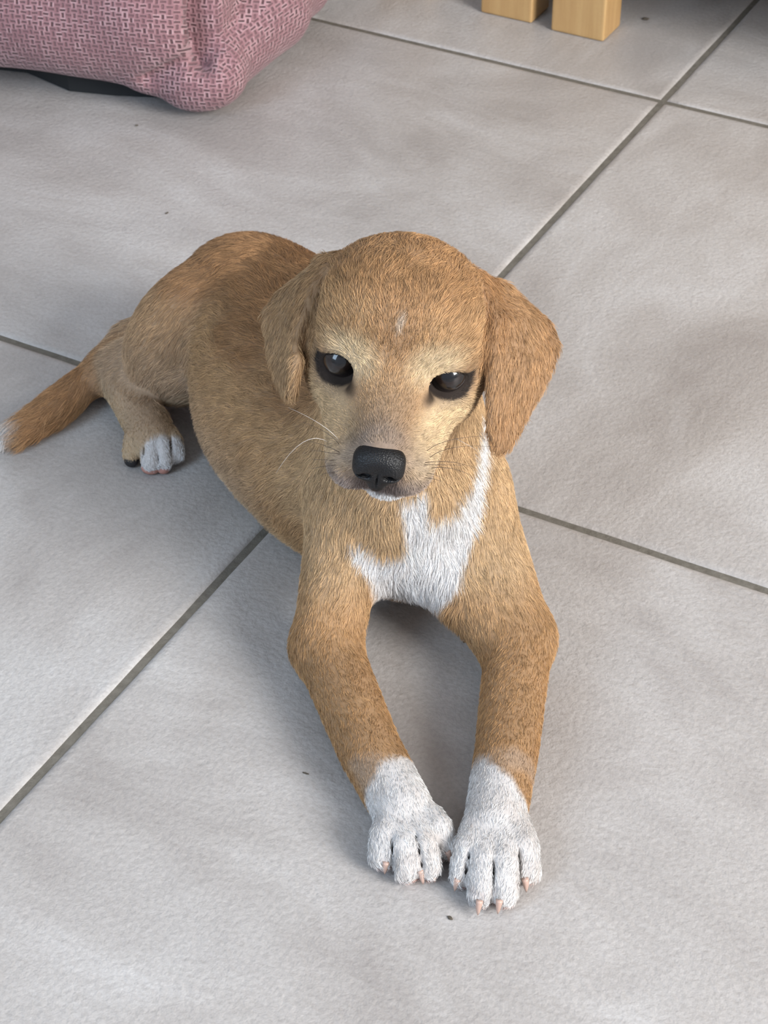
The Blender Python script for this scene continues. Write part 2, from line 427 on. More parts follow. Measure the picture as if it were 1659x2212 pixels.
# ---- ears: thick curved flaps
def flap(rows, r, reg):
    t = []
    for i in range(len(rows) - 1):
        A, B = rows[i], rows[i+1]
        for j in range(len(A) - 1):
            t += [Tri(A[j], A[j+1], B[j], (r, r, r)), Tri(A[j+1], B[j+1], B[j], (r, r, r))]
    add(Multi(t), 0.008, reg)
E = 0.030
flap([[PD(1030, 600, E + 1.045), PD(1085, 618, E + 1.070), PD(1105, 635, E + 1.085)],
      [PD(1058, 690, E + 1.026), PD(1130, 690, E + 1.052), PD(1182, 705, E + 1.078)],
      [PD(1068, 770, E + 1.030), PD(1140, 765, E + 1.046), PD(1198, 748, E + 1.072)],
      [PD(1062, 850, E + 1.036), PD(1115, 840, E + 1.046), PD(1168, 830, E + 1.064)],
      [PD(1060, 915, E + 1.038), PD(1092, 910, E + 1.048), PD(1128, 897, E + 1.058)],
      [PD(1072, 965, E + 1.046), PD(1080, 967, E + 1.048), PD(1094, 960, E + 1.052)]], 0.0032, 'earR')
flap([[PD(725, 560, E + 1.052), PD(700, 558, E + 1.072), PD(690, 575, E + 1.090)],
      [PD(690, 610, E + 1.040), PD(655, 612, E + 1.062), PD(606, 640, E + 1.090)],
      [PD(665, 680, E + 1.032), PD(625, 690, E + 1.060), PD(577, 680, E + 1.086)],
      [PD(648, 745, E + 1.030), PD(622, 750, E + 1.056), PD(590, 755, E + 1.076)],
      [PD(636, 800, E + 1.036), PD(620, 805, E + 1.050), PD(605, 812, E + 1.062)],
      [PD(630, 848, E + 1.044), PD(627, 850, E + 1.048), PD(622, 846, E + 1.052)]], 0.0032, 'earL')

add(Multi([Cone(PD(706, 590, 1.062), PD(682, 660, 1.056), .004, .006), Cone(PD(682, 660, 1.056), PD(662, 740, 1.060), .006, .006)]), 0.007, 'earL', '-')   # ear groove
add(Multi([Cone(PD(1053, 640, 1.058), PD(1056, 760, 1.050), .003, .0045), Cone(PD(1056, 760, 1.050), PD(1046, 890, 1.060), .0045, .006)]), 0.006, 'earR', '-')   # ear groove

def sculpt(h, prims, floor_z=0.0006):
    lo = np.array([9.]*3); hi = -lo
    for p, k, r, o in prims:
        if o == '+':
            a, b = p.bounds(); lo = np.minimum(lo, a); hi = np.maximum(hi, b)
    F = Field(lo - 3*h - .002, hi + 3*h + .002, h)
    for p, k, r, o in prims:
        F.add(p, k) if o == '+' else F.cut(p, k)
    if floor_z is not None:                          # nothing sinks through the floor
        F.d = np.maximum(F.d, (floor_z - F.ax[2])[None, None, :])
    return surface_nets(F)
def edges_of(Q):
    return np.concatenate([Q[:, [0, 1]], Q[:, [1, 2]], Q[:, [2, 3]], Q[:, [3, 0]]])
def relax(V, Q, n, lam=0.5, mu=-0.52):
    E2 = edges_of(Q); a, b = E2.T; cnt = np.bincount(a, minlength=len(V)) + np.bincount(b, minlength=len(V))
    for i in range(2 * n):
        s = np.stack([np.bincount(a, V[b, k], len(V)) + np.bincount(b, V[a, k], len(V)) for k in range(3)], 1) / cnt[:, None]
        V = V + (lam if i % 2 == 0 else mu) * (s - V)
    return V
def normals(V, Q):
    n = np.cross(V[Q[:, 2]] - V[Q[:, 0]], V[Q[:, 3]] - V[Q[:, 1]])
    N = np.stack([np.bincount(Q.ravel(), np.repeat(n[:, k], 4), len(V)) for k in range(3)], 1)
    return N / (np.linalg.norm(N, axis=1)[:, None] + 1e-12)
FUR_COUNT = 260000
# ---------------------------------------------------------------- puppy: mesh, coat, face
DV, DQ = sculpt(0.0016, PR)
DV = relax(DV, DQ, 5); DV[:, 2] = np.maximum(DV[:, 2], 0.0004)
DN = normals(DV, DQ)
rng = np.random.default_rng(7)

def headc(P): return ((P - HEAD_O) @ HR) * 100.0            # world to head-local centimetres
def sstep(x, a, b):
    t = np.clip((x - a) / (b - a), 0, 1); return t * t * (3 - 2 * t)
def vnoise(P, s, seed=0):                                    # smooth value noise on a lattice
    q = P * s + seed * 17.3; i = np.floor(q).astype(np.int64); f = q - i; f = f * f * (3 - 2 * f); out = 0
    for dx in (0, 1):
        for dy in (0, 1):
            for dz in (0, 1):
                h = ((i[:, 0]+dx) * 73856093) ^ ((i[:, 1]+dy) * 19349663) ^ ((i[:, 2]+dz) * 83492791) ^ (seed * 2654435761)
                h = (h ^ (h >> 13)) * 1274126177; h = (h ^ (h >> 16)) & 0xffff
                out = out + h / 65535.0 * (f[:, 0] if dx else 1-f[:, 0]) * (f[:, 1] if dy else 1-f[:, 1]) * (f[:, 2] if dz else 1-f[:, 2])
    return out
def seg_d(P, a, b):
    ab = b - a; t = np.clip(((P - a) @ ab) / (ab @ ab), 0, 1); return np.linalg.norm(P - a - t[:, None] * ab, axis=1), t
def poly_sd(x, y, poly):                                     # signed distance to a polygon, negative inside
    d = np.full(x.shape, 9.0); ins = np.zeros(x.shape, bool); n = len(poly)
    for i in range(n):
        (ax, ay), (bx, by) = poly[i], poly[(i + 1) % n]
        t = np.clip(((x-ax)*(bx-ax) + (y-ay)*(by-ay)) / ((bx-ax)**2 + (by-ay)**2), 0, 1)
        d = np.minimum(d, np.hypot(x-ax-t*(bx-ax), y-ay-t*(by-ay)))
        c = (ay > y) != (by > y)
        ins ^= c & (x < (bx-ax) * (y-ay) / np.where(by == ay, 1e-9, by-ay) + ax)
    return np.where(ins, -d, d)

HEADPR = Multi([p for p, k, r, o in PR if r == 'head' and o == '+'])
def head_mask(P):
    return sstep(-HEADPR.dist(P[:, 0], P[:, 1], P[:, 2]), -.0125, -.0080)
# flow of the coat: bones with a direction, a core radius and a hair length
EL_L, WR_L, PM_L = PZ(704, 1395, .024), PZ(800, 1622, .019), PZ(880, 1880, .01)
EL_R, WR_R, PM_R = PZ(1122, 1375, .026), PZ(1094, 1625, .02), PZ(1065, 1930, .01)
BONES = [  # a, b, radius, length, downward pull
    (CH, MIDB, .062, .0105, .75), (MIDB, LOIN, .062, .0110, .75), (LOIN, RUMP, .056, .0105, .6),
    (H(0, 0, -6), L(0.012, 0.960, 0.110), .045, .0100, .3),
    (L(0.014, 0.905, 0.150), L(0.014, 0.905, 0.030), .040, .0095, .3),
    (L(-0.018, .935, .085), EL_L, .024, .0062, 0), (EL_L, WR_L, .019, .0052, 0), (WR_L, PM_L, .017, .0042, 0),
    (L(0.050, .935, .085), EL_R, .024, .0062, 0), (EL_R, WR_R, .019, .0052, 0), (WR_R, PM_R, .017, .0042, 0),
    (HIP, KNEE, .046, .0085, .2), (KNEE, HOCK, .024, .0070, 0), (HOCK, PZ(330, 985, .012), .017, .0030, 0),
    (TP[0], TP[1], .018, .012, 0), (TP[1], TP[2], .014, .014, 0), (TP[2], TP[3], .0125, .015, 0), (TP[3], TP[5], .011, .015, 0)]
EARS = [(PD(1075, 620, 1.09), PD(1085, 975, 1.08), .010, .0060), (PD(700, 565, 1.09), PD(627, 860, 1.08), .010, .0060)]
def flow_len(P, N):
    W = 0; D = np.zeros_like(P); Ln = 0
    for a, b, r, ln, dn in BONES:
        d, t = seg_d(P, a, b); wg = 1.0 / (np.maximum(d - r, 0) + .004) ** 3
        D += wg[:, None] * (nrm(b - a) + np.array([0, 0, -dn])); W = W + wg; Ln = Ln + wg * ln
    h = headc(P)
    wh = head_mask(P)
    src = np.array([0, -2.0, 5.6]); rd = h - src; rd = rd / (np.linalg.norm(rd, axis=1)[:, None] + 1e-6)
    rd[:, 2] -= 0.25; rd[:, 1] += np.where(h[:, 1] > -1.0, .15, -.25) + 1.1 * sstep(h[:, 1], -1.2, .6) * sstep(-np.abs(h[:, 0]), -3.2, -1.0); rd[:, 0] += .35 * np.tanh(h[:, 0]) * sstep(h[:, 1], -1, 1)
    hd = rd @ HR.T
    lh = 0.0033 + 0.0040 * sstep(-h[:, 2], -4.5, 2.5)
    Fl = D / W[:, None]; Ln = Ln / W
    Fl = Fl * (1 - wh[:, None]) + hd * wh[:, None] * 1.0; Ln = Ln * (1 - wh) + lh * wh
    for (a, b, r, ln) in EARS:
        d, t = ear_d(P, 0 if a[0] > 0.03 else 1)
        we = sstep(-d, -.006, -.0035)
        Fl = Fl * (1 - we[:, None]) + (nrm(b - a) + np.array([0, .1, -.1])) * we[:, None]; Ln = Ln * (1 - we) + ln * we
    return Fl, Ln, wh
EARPR = [p for p, k, r, o in PR if r == 'earR' and o == '+'] + [p for p, k, r, o in PR if r == 'earL' and o == '+']
def ear_d(P, i):
    return EARPR[i].dist(P[:, 0], P[:, 1], P[:, 2]), None

BLAZE = [(0.0104, 0.1197), (0.0258, 0.1231), (0.0274, 0.104), (0.0423, 0.1057), (0.0541, 0.1213), (0.0589, 0.1418), (0.0625, 0.1282), (0.0587, 0.1039), (0.0498, 0.0789), (0.0432, 0.0625), (0.0365, 0.0514), (0.0197, 0.030), (0.0028, 0.030), (-0.0042, 0.0478), (-0.0111, 0.0663), (-0.0234, 0.0827), (-0.0164, 0.0845), (0.0001, 0.0772), (0.0111, 0.079), (0.0116, 0.104)]
TAN, GOLD, BROWN, BEIGE, CREAM = srgb(198, 152, 98), srgb(206, 156, 92), srgb(160, 114, 66), srgb(200, 166, 132), srgb(230, 200, 154)
WHITE, GREY, DARK, BLACK, PINK = srgb(240, 237, 235), srgb(150, 136, 128), srgb(92, 78, 70), srgb(20, 17, 17), srgb(196, 140, 128)
EYES = [(-2.93, 0.05, 0.30), (3.02, 0.0, 0.30)]
def coat(P, N):
    n = len(P); C = np.tile(TAN, (n, 1))
    def lay(m, col): 
        nonlocal C
        m = np.clip(m, 0, 1)[:, None]; C = C * (1 - m) + col * m
    n1, n2, n3 = vnoise(P, 60, 1), vnoise(P, 160, 2), vnoise(P, 28, 3)
    h = headc(P)
    hx = np.abs(h[:, 0])
    head = head_mask(P)
    trunk = sstep(P[:, 1], .955, 1.0) * (1 - head)
    lay(trunk * sstep(P[:, 2] + .02 * (n1 - .5), .092, .125) * .9, BROWN)              # dark saddle
    lay(trunk * sstep(-P[:, 2], -.095, -.03) * .75, BEIGE)                              # paler flank
    lay(trunk * sstep(-P[:, 2], -.040, -.008) * .6, CREAM)
    dth, _ = seg_d(P, HIP, KNEE); lay(trunk * sstep(-dth, -.06, -.045) * .3, BEIGE)
    lay(trunk * sstep(P[:, 2] + .02 * (n1 - .5), .096, .126) * .85, BROWN)
    lay(sstep(-P[:, 1], -.99, -.93) * (1 - head) * sstep(P[:, 2], .05, .07) * .30, CREAM)
    # legs
    for a, b in ((EL_L, WR_L), (EL_R, WR_R), (WR_L, PM_L), (WR_R, PM_R)):
        d, t = seg_d(P, a, b); lay(sstep(-d, -.032, -.022) * .75 * (P[:, 2] < .07), srgb(188, 140, 84))
    # tail
    for a, b in zip(TP[1:-1], TP[2:]):
        d, t = seg_d(P, a, b); lay(sstep(-d, -.024, -.018) * .8 * sstep(-P[:, 1], -1.2, -1.16), srgb(190, 140, 88))
    lay(sstep(-P[:, 0] + .006 * (n1 - .5), .252, .266) * (P[:, 1] > 1.04) * (P[:, 2] < .05), WHITE)
    # head
    lay(head * sstep(h[:, 1] - .35 * h[:, 2] + 1.2 * (n3 - .5), 3.0, 5.2) * .75, srgb(182, 132, 78))
    lay(head * sstep(-np.hypot(h[:, 0] - .1, (h[:, 1] - 3.0) * .8) + 1.0 * (n1 - .5), -1.8, -.5) * .35, srgb(178, 126, 80))
    for s in (-1, 1):
        lay(head * sstep(-np.hypot((h[:, 0] - s * 2.2) * .8, (h[:, 1] - 1.45) * 1.1), -1.7, -.5) * .9, CREAM)
        lay(head * sstep(-np.hypot(h[:, 0] - s * 2.9, h[:, 1] + 2.0), -2.4, -.8) * (.45 if s < 0 else .75), CREAM)
    lay(head * sstep(-np.hypot(h[:, 0] - .1, (h[:, 1] - 3.5) * .45), -.32, -.1) * sstep(n2, .35, .6) * .45, srgb(236, 224, 208))
    lay(head * sstep(h[:, 2], 1.2, 4.4) * sstep(h[:, 1], -3.4, -2.2) * (.45 + .5 * n1) * sstep(-hx, -2.8, -.6) , srgb(148, 124, 100))
    lay(head * sstep(h[:, 2], 3.4, 5.0) * (.25 + .4 * n2), GREY)
    lay(head * sstep(h[:, 2], 2.2, 3.6) * sstep(-h[:, 1], 2.9, 3.9) * (.5 + .4 * n2), srgb(150, 138, 134))
    lay(head * sstep(h[:, 2], 3.6, 4.8) * sstep(-h[:, 1], 2.6, 3.4) * sstep(-hx, -1.9, -.7) * .8, srgb(92, 80, 78))
    lay(head * sstep(-h[:, 1] + .2 * n2, 4.7, 5.0) * sstep(h[:, 2], .8, 1.6), WHITE)       # white chin
    for i, (ex, ey, ez) in enumerate(EYES):
        s = -1 if ex < 0 else 1
        d3 = np.linalg.norm((h - np.array([ex * .965, ey - .22, ez - .72])) / np.array([1.0, .98 if s < 0 else .88, 1.0]), axis=1) + .12 * (n2 - .5)
        lay(head * sstep(-d3, -1.60, -1.38), BLACK)
        lay(head * sstep(-d3, -2.25, -1.6) * .30, DARK)
        ic = np.linalg.norm((h - np.array([s * 1.85, ey - .32, 1.35])) / np.array([.62, .46, .75]), axis=1) + .3 * (n2 - .5)
        lay(head * sstep(-ic, -1.7, -.8) * .9, srgb(46, 37, 34))
    # ears
    for i in (0, 1):
        d, _ = ear_d(P, i); e = sstep(-d, -.006, -.002)
        lay(e * .7, srgb(182, 130, 76) if i == 0 else srgb(172, 132, 86)); lay(e * sstep(n1, .5, .8) * .3, BROWN)
    # white forechest
    b = poly_sd(P[:, 0] + .004 * (n1 - .5), P[:, 2] + .004 * (n2 - .5), BLAZE)
    lay((1 - head) * sstep(-b, -.003, .0025) * (P[:, 1] < .945) * (P[:, 1] > .86), WHITE)
    # white paws
    for (ax, ay), (bx, by), lo, hi in (((-.0119, .7433), (.013, .7734), -.03, .034), ((.051, .7679), (.082, .7378), .034, .1)):
        nx, ny = (by - ay), -(bx - ax); m = math.hypot(nx, ny)
        s = ((P[:, 0] - ax) * nx + (P[:, 1] - ay) * ny) / m
        s = -s if ny > 0 else s
        lay(sstep(s + .008 * (n1 - .5) + .004 * (n2 - .5), -.0025, .003) * (P[:, 1] < .80) * (P[:, 0] > lo) * (P[:, 0] < hi), WHITE)
    s = (P[:, 1] - 1.070) - (P[:, 0] + .1685) * .478
    lay(sstep(-s + .004 * (n1 - .5), -.002, .003) * (P[:, 0] < -.128) * (P[:, 0] > -.19) * (P[:, 1] < 1.1) * (P[:, 2] < .04) * (P[:, 1] > 1.03) * (seg_d(P, HOCK, PZ(335, 990, .01))[0] < .034), WHITE)
    # soiled / thin hair on the paws shows pinkish grey
    pw = (P[:, 1] < .77) * (P[:, 2] < .04)
    lay(pw * sstep(n1, .45, .75) * .35, srgb(184, 174, 166)); lay(pw * sstep(P[:, 1] * -1, -.70, -.675) * sstep(n2, .6, .9) * .3, PINK)
    lay(pw * sstep(-P[:, 2], -.007, -.003) * .6, PINK)
    C = C * (0.90 + 0.20 * n1)[:, None] * (0.95 + 0.1 * n3)[:, None]
    lum = (C @ np.array([.3, .59, .11]))[:, None]; sat = ((C.max(1) - C.min(1)) / (C.max(1) + 1e-6) * 2.5 - .3).clip(0, 1)[:, None]
    C = C * (1 - sat) * 1.0 + sat * (C * .83 + lum * .17) * np.array([1.02, 1.035, 1.02])
    return C

DC = coat(DV, DN)
def skin_material():
    q = Nodes('puppy_skin'); at = q.n('ShaderNodeAttribute', attribute_name='coat')
    tc = q.n('ShaderNodeTexCoord'); f = q.noise(tc.outputs['Object'], 500, 3, .7)
    c = q.mix(q.math('MULTIPLY', f, .5), at.outputs['Color'], (0.02, 0.012, 0.008))
    return q.set(Base_Color=c, Roughness=0.85, Specular_IOR_Level=0.2)
puppy = mesh_obj('puppy', DV, DQ, skin_material())
at = puppy.data.attributes.new('coat', 'FLOAT_COLOR', 'POINT')
at.data.foreach_set('color', np.concatenate([DC * .75 + np.array([.05, .036, .032]) * np.minimum(1, DC.mean(1) * 5 - .25).clip(0)[:, None], np.ones((len(DC), 1))], 1).astype(np.float32).ravel())  # skin takes the coat colour, darkened as shade between hair clumps, plus pinkish tone
tag(puppy, 'tan puppy with white paws lying on the floor, looking up at the camera', 'dog')

# ---- fur: one strand per curve
def make_fur(count):
    A, B, C_, D_ = (DV[DQ[:, k]] for k in range(4))
    area = 0.5 * np.linalg.norm(np.cross(C_ - A, D_ - B), axis=1)
    cen = (A + C_) * .5
    hc = headc(cen); face = (hc[:, 2] > -2.5) & (np.abs(hc[:, 0]) < 5) & (hc[:, 1] > -5.5) & (hc[:, 1] < 6)
    wgt = area * np.where(face, 2.2, 1.0) * np.where(cen[:, 2] < .002, 0, 1)
    f = rng.choice(len(DQ), count, p=wgt / wgt.sum()); u, v = rng.random((2, count))
    q = DQ[f]; wts = np.stack([(1-u)*(1-v), u*(1-v), u*v, (1-u)*v], 1)
    P = (DV[q] * wts[:, :, None]).sum(1); N = (DN[q] * wts[:, :, None]).sum(1); N /= np.linalg.norm(N, axis=1)[:, None]
    Fl, Ln, wh = flow_len(P, N)
    hcp = headc(P)
    keep = np.ones(count, bool)
    for (ex, ey, ez) in EYES:                                # bare lids
        s = -1 if ex < 0 else 1
        rr = np.hypot((hcp[:, 0] - ex * .98) / 1.08, (hcp[:, 1] - ey + .12) / (.98 if s < 0 else .84)); keep &= ~((rr < 1) & (hcp[:, 2] > -1.6))
        Ln = Ln * np.where((hcp[:, 2] > -1.6), .35 + .65 * sstep(rr, 1.0, 1.9), 1)
    dn_ = np.linalg.norm((hcp - NOSE_C) / np.array([1.45, 1.35, 1.1]), axis=1); keep &= dn_ > 1.0
    P, N, Fl, Ln = P[keep], N[keep], Fl[keep], Ln[keep]; n = len(P)
    Cc = coat(P, N)
    j = np.stack([vnoise(P, 90, 11 + k) for k in range(3)], 1) - .5
    j2 = np.stack([vnoise(P, 350, 21 + k) for k in range(3)], 1) - .5
    Fl = Fl / (np.linalg.norm(Fl, axis=1)[:, None] + 1e-9) + j * .9 + j2 * .7 + rng.normal(0, .13, (n, 3))
    T = Fl - (Fl * N).sum(1)[:, None] * N; T /= np.linalg.norm(T, axis=1)[:, None] + 1e-9
    Ln = Ln * rng.uniform(.6, 1.15, n)
    lift = np.clip(rng.uniform(.24, .52, n) * np.sqrt(.0075 / Ln), .2, .8)[:, None]
    pts = []
    for t in (0, .33, .67, 1.0):
        up = lift * (t - .45 * t * t)
        pts.append(P - N * .0004 + Ln[:, None] * (T * t * np.sqrt(1 - (lift * .8) ** 2) + N * up) + np.array([0, 0, -.0012])[None] * (t * t) * (Ln[:, None] / .012))
    X = np.stack(pts, 1); X[:, :, 2] = np.maximum(X[:, :, 2], .0003)
    val = (rng.normal(1.0, .17, n) + .7 * (vnoise(P, 420, 31) - .5)).clip(.5, 1.5); Cc = np.clip(Cc * val[:, None], 0.004, .95)
    sd = rng.random(n) < .08; Cc[sd] = Cc[sd] * .6
    cu = bpy.data.hair_curves.new('fur'); cu.add_curves([4] * n)
    cu.attributes['position'].data.foreach_set('vector', X.astype(np.float32).ravel())
    r = np.tile(np.array([1.0, .95, .7, .12]) , (n, 1)) * (.000085 + .00005 * rng.random(n))[:, None]
    ra = cu.attributes.get('radius') or cu.attributes.new('radius', 'FLOAT', 'POINT'); ra.data.foreach_set('value', r.astype(np.float32).ravel())
    ca = cu.attributes.new('coat', 'FLOAT_COLOR', 'CURVE'); ca.data.foreach_set('color', np.concatenate([Cc, np.ones((n, 1))], 1).astype(np.float32).ravel())
    q = Nodes('puppy_fur'); a_ = q.n('ShaderNodeAttribute', attribute_name='coat')
    cu.materials.append(q.set(Base_Color=a_.outputs['Color'], Roughness=0.55, Specular_IOR_Level=0.25))
    o = bpy.data.objects.new('fur', cu); COL.objects.link(o); o.parent = puppy; o['kind'] = 'stuff'
    return o
NOSE_C = np.array([0.0, -2.3, 5.6])
make_fur(FUR_COUNT)

# ---- nose
def hl(x, y, z): return H(x, y, z)
def sub_sculpt(name, prims, h, mat, n=3):
    V, Q = sculpt(h, prims, None); V = relax(V, Q, n); return mesh_obj(name, V, Q, mat, puppy)
def nell(x, y, z, a, b, c, k, op='+', rz=0):
    R = HR
    if rz:
        cs, sn = math.cos(math.radians(rz)), math.sin(math.radians(rz)); R = HR @ np.array([[cs, -sn, 0], [sn, cs, 0], [0, 0, 1]])
    return (Ell(NOSE_O + HR @ (np.array([x, y, z]) * .01), (a * .01, b * .01, c * .01), R), k, 'nose', op)
NOSE_O = H(*NOSE_C)
np_ = [nell(0, .48, -.22, 1.36, .72, .90, .004), nell(-.66, -.10, .0, .74, .80, .68, .004), nell(.66, -.10, .0, .74, .80, .68, .004), nell(0, -.72, -.04, .62, .92, .60, .004)]
for s in (-1, 1):
    np_ += [nell(s * .60, -.30, .60, .27, .19, .36, .0015, '-'), nell(s * .98, -.40, .45, .34, .09, .36, .001, '-', -s * 14)]
np_ += [nell(0, -.85, .60, .035, .75, .18, .001, '-')]
q = Nodes('nose_leather'); tc = q.n('ShaderNodeTexCoord'); vo = q.n('ShaderNodeTexVoronoi'); vo.inputs['Scale'].default_value = 1100; q.l(tc.outputs['Object'], vo.inputs['Vector'])
q.bump(vo.outputs['Distance'], .5, .0006)
sub_sculpt('nose', np_, .0005, q.set(Base_Color=srgb(15, 15, 17), Roughness=.46, Specular_IOR_Level=.38))['label'] = 'black leathery nose'

# ---- eyes
def ball(name, c, r, mat, parent, seg=48, axes=None):
    A = HR if axes is None else axes; V, Fc = [], []; rings = seg // 2
    for i in range(rings + 1):
        th = math.pi * i / rings
        for k in range(seg):
            ph = 2 * math.pi * k / seg; V.append(c + A @ (r * np.array([math.sin(th) * math.cos(ph), math.sin(th) * math.sin(ph), math.cos(th)])))
    for i in range(rings):
        for k in range(seg): Fc.append((i*seg+k, i*seg+(k+1) % seg, (i+1)*seg+(k+1) % seg, (i+1)*seg+k)[::-1])
    return mesh_obj(name, V, Fc, mat, parent)
def eye_material(ax, c):
    q = Nodes('eye_iris'); g = q.n('ShaderNodeNewGeometry')
    dn = q.n('ShaderNodeVectorMath', operation='SUBTRACT'); q.l(g.outputs['Position'], dn.inputs[0]); dn.inputs[1].default_value = tuple(c)
    no = q.n('ShaderNodeVectorMath', operation='NORMALIZE'); q.l(dn.outputs[0], no.inputs[0])
    dt = q.n('ShaderNodeVectorMath', operation='DOT_PRODUCT'); q.l(no.outputs[0], dt.inputs[0]); dt.inputs[1].default_value = tuple(ax)
    col = q.ramp(dt.outputs['Value'], [(0.0, srgb(40, 34, 34)), (0.60, srgb(24, 20, 20)), (0.66, srgb(8, 7, 8)), (0.72, srgb(26, 18, 16)), (0.87, srgb(32, 22, 20)), (0.90, (0.002, 0.002, 0.003)), (1, (0.002, 0.002, 0.003))])
    q.set(Coat_Weight=1.0, Coat_Roughness=0.015); return q.set(Base_Color=col, Roughness=.3, Specular_IOR_Level=.15)
for i, (ex, ey, ez) in enumerate(EYES):
    c = H(ex * .97, ey, ez - .78); ax = nrm(nrm(CAMP - c) + HR[:, 0] * (.10 if i else -.14))
    e = ball('eye', c, .0109, eye_material(ax, c), puppy)
    e['label'] = 'dark glossy eye'

# ---- claws, pads, whiskers
def tube(name, pts, rad, mat, parent, seg=8):
    pts = [np.array(p, float) for p in pts]; V, Fc = [], []; prev = None
    for i, p in enumerate(pts):
        t = nrm(pts[min(i+1, len(pts)-1)] - pts[max(i-1, 0)])
        a = np.cross(t, [0, 0, 1.0]) if prev is None else prev - (prev @ t) * t
        if np.linalg.norm(a) < 1e-6: a = np.cross(t, [1.0, 0, 0])
        a = nrm(a); prev = a; b = np.cross(t, a)
        for k in range(seg):
            an = 2 * math.pi * k / seg; V.append(p + rad[i] * (math.cos(an) * a + math.sin(an) * b))
    for i in range(len(pts) - 1):
        for k in range(seg): Fc.append((i*seg+k, i*seg+(k+1) % seg, (i+1)*seg+(k+1) % seg, (i+1)*seg+k))
    Fc.append(tuple(range(seg))[::-1]); Fc.append(tuple(range((len(pts)-1)*seg, len(pts)*seg)))
    return mesh_obj(name, V, Fc, mat, parent)
DPJ = (DV - CAMP) @ CAMR; DU = CU + FPX * DPJ[:, 0] / -DPJ[:, 2]; DVV = CV - FPX * DPJ[:, 1] / -DPJ[:, 2]
def surf(u, v, r=5.0):                           # nearest coat surface seen at a picture point
    m = np.hypot(DU - u, DVV - v) < r
    if not m.any(): m = np.hypot(DU - u, DVV - v) < 25
    i = np.nonzero(m)[0]; i = i[np.argmin(-DPJ[i, 2])]; return DV[i], DN[i]
q = Nodes('claw_horn'); MCL = q.set(Base_Color=srgb(190, 160, 146), Roughness=.35, Subsurface_Weight=0.0)
def claw(tip, base, z0, z1, r=.0020):
    B, T = PZ(base[0], base[1], z0), PZ(tip[0], tip[1], z1); M = B * .5 + T * .5 + L(0, 0, .0014)
    tube('claw', [B, B * .7 + M * .3, M, M * .4 + T * .6, T], [r, r, r * .85, r * .55, r * .12], MCL, puppy)
for tip, base in (((831, 1888), (834, 1862)), ((914, 1910), (907, 1880)), ((939, 1906), (933, 1876)), ((977, 1870), (966, 1838)),
                  ((982, 1925), (989, 1898)), ((1032, 1977), (1036, 1945)), ((1075, 1974), (1079, 1944)), ((1137, 1927), (1134, 1898))):
    claw(tip, base, .0125, .0030)
for tip, base in (((294, 998), (300, 982)), ((347, 1011), (346, 994)), ((365, 1008), (365, 992)), ((384, 1001), (383, 986))):
    claw(tip, base, .010, .002, .0013)
q = Nodes('pad_pink'); MPP = q.set(Base_Color=srgb(176, 128, 116), Roughness=.6)
q = Nodes('pad_dark'); MPD = q.set(Base_Color=srgb(34, 32, 34), Roughness=.6)
def pad(u, v, z, rx, ry, rz, mat, lab):
    c = PZ(u, v, z); o = ball('paw_pad', np.zeros(3), 1.0, mat, puppy, 24, np.diag([rx, ry, rz])); o.location = c; o['label'] = lab
pad(884, 1890, .0050, .0058, .0046, .0044, MPP, 'pink toe pad')
pad(836, 1862, .0052, .0044, .0044, .0044, MPP, 'pink toe pad')
pad(326, 1010, .0055, .0068, .0048, .0050, MPP, 'pink toe pad')
pad(353, 1010, .0050, .0050, .0046, .0046, MPP, 'pink toe pad')
pad(284, 994, .0055, .0052, .0048, .0052, MPD, 'black toe pad')
q = Nodes('whisker_dark'); MWD = q.set(Base_Color=srgb(58, 46, 40), Roughness=.4)
q = Nodes('whisker_pale'); MWP = q.set(Base_Color=srgb(214, 204, 194), Roughness=.4)
def whisker(a, b, c, pale=False, out=.010):
    p, n = surf(*a); d = -((p - CAMP) @ CAMR)[2]
    q1, q2 = PD(b[0], b[1], d - out * .3), PD(c[0], c[1], d + out)
    pts = [p * (1-t)**2 + 2*t*(1-t) * (2 * q1 - .5 * p - .5 * q2) + q2 * t*t for t in np.linspace(0, 1, 9)]
    tube('whisker', pts, list(np.linspace(.00017, .00006, 9)), MWP if pale else MWD, puppy, 5)
for a, b, c, pl in (((730, 958), (705, 935), (655, 912), 0), ((730, 976), (700, 962), (665, 953), 0), ((732, 982), (700, 976), (670, 972), 0),
                    ((718, 995), (695, 993), (675, 993), 0), ((722, 1007), (695, 1008), (672, 1013), 0), ((720, 1020), (705, 1022), (692, 1028), 0),
                    ((705, 957), (655, 955), (596, 1022), 1), ((728, 950), (690, 915), (622, 880), 1),
                    ((927, 975), (975, 950), (1055, 942), 0), ((933, 985), (985, 966), (1075, 966), 0), ((922, 1000), (975, 998), (1028, 1012), 0),
                    ((918, 1005), (955, 1004), (1000, 1005), 0), ((935, 1010), (975, 1012), (1020, 1028), 0), ((927, 1023), (940, 1026), (955, 1033), 0), ((922, 1031), (938, 1035), (953, 1040), 0),
                    ((985, 948), (1005, 958), (1032, 974), 1), ((905, 1075), (912, 1085), (920, 1096), 0), ((895, 1078), (897, 1088), (899, 1098), 0)):
    whisker(a, b, c, bool(pl))
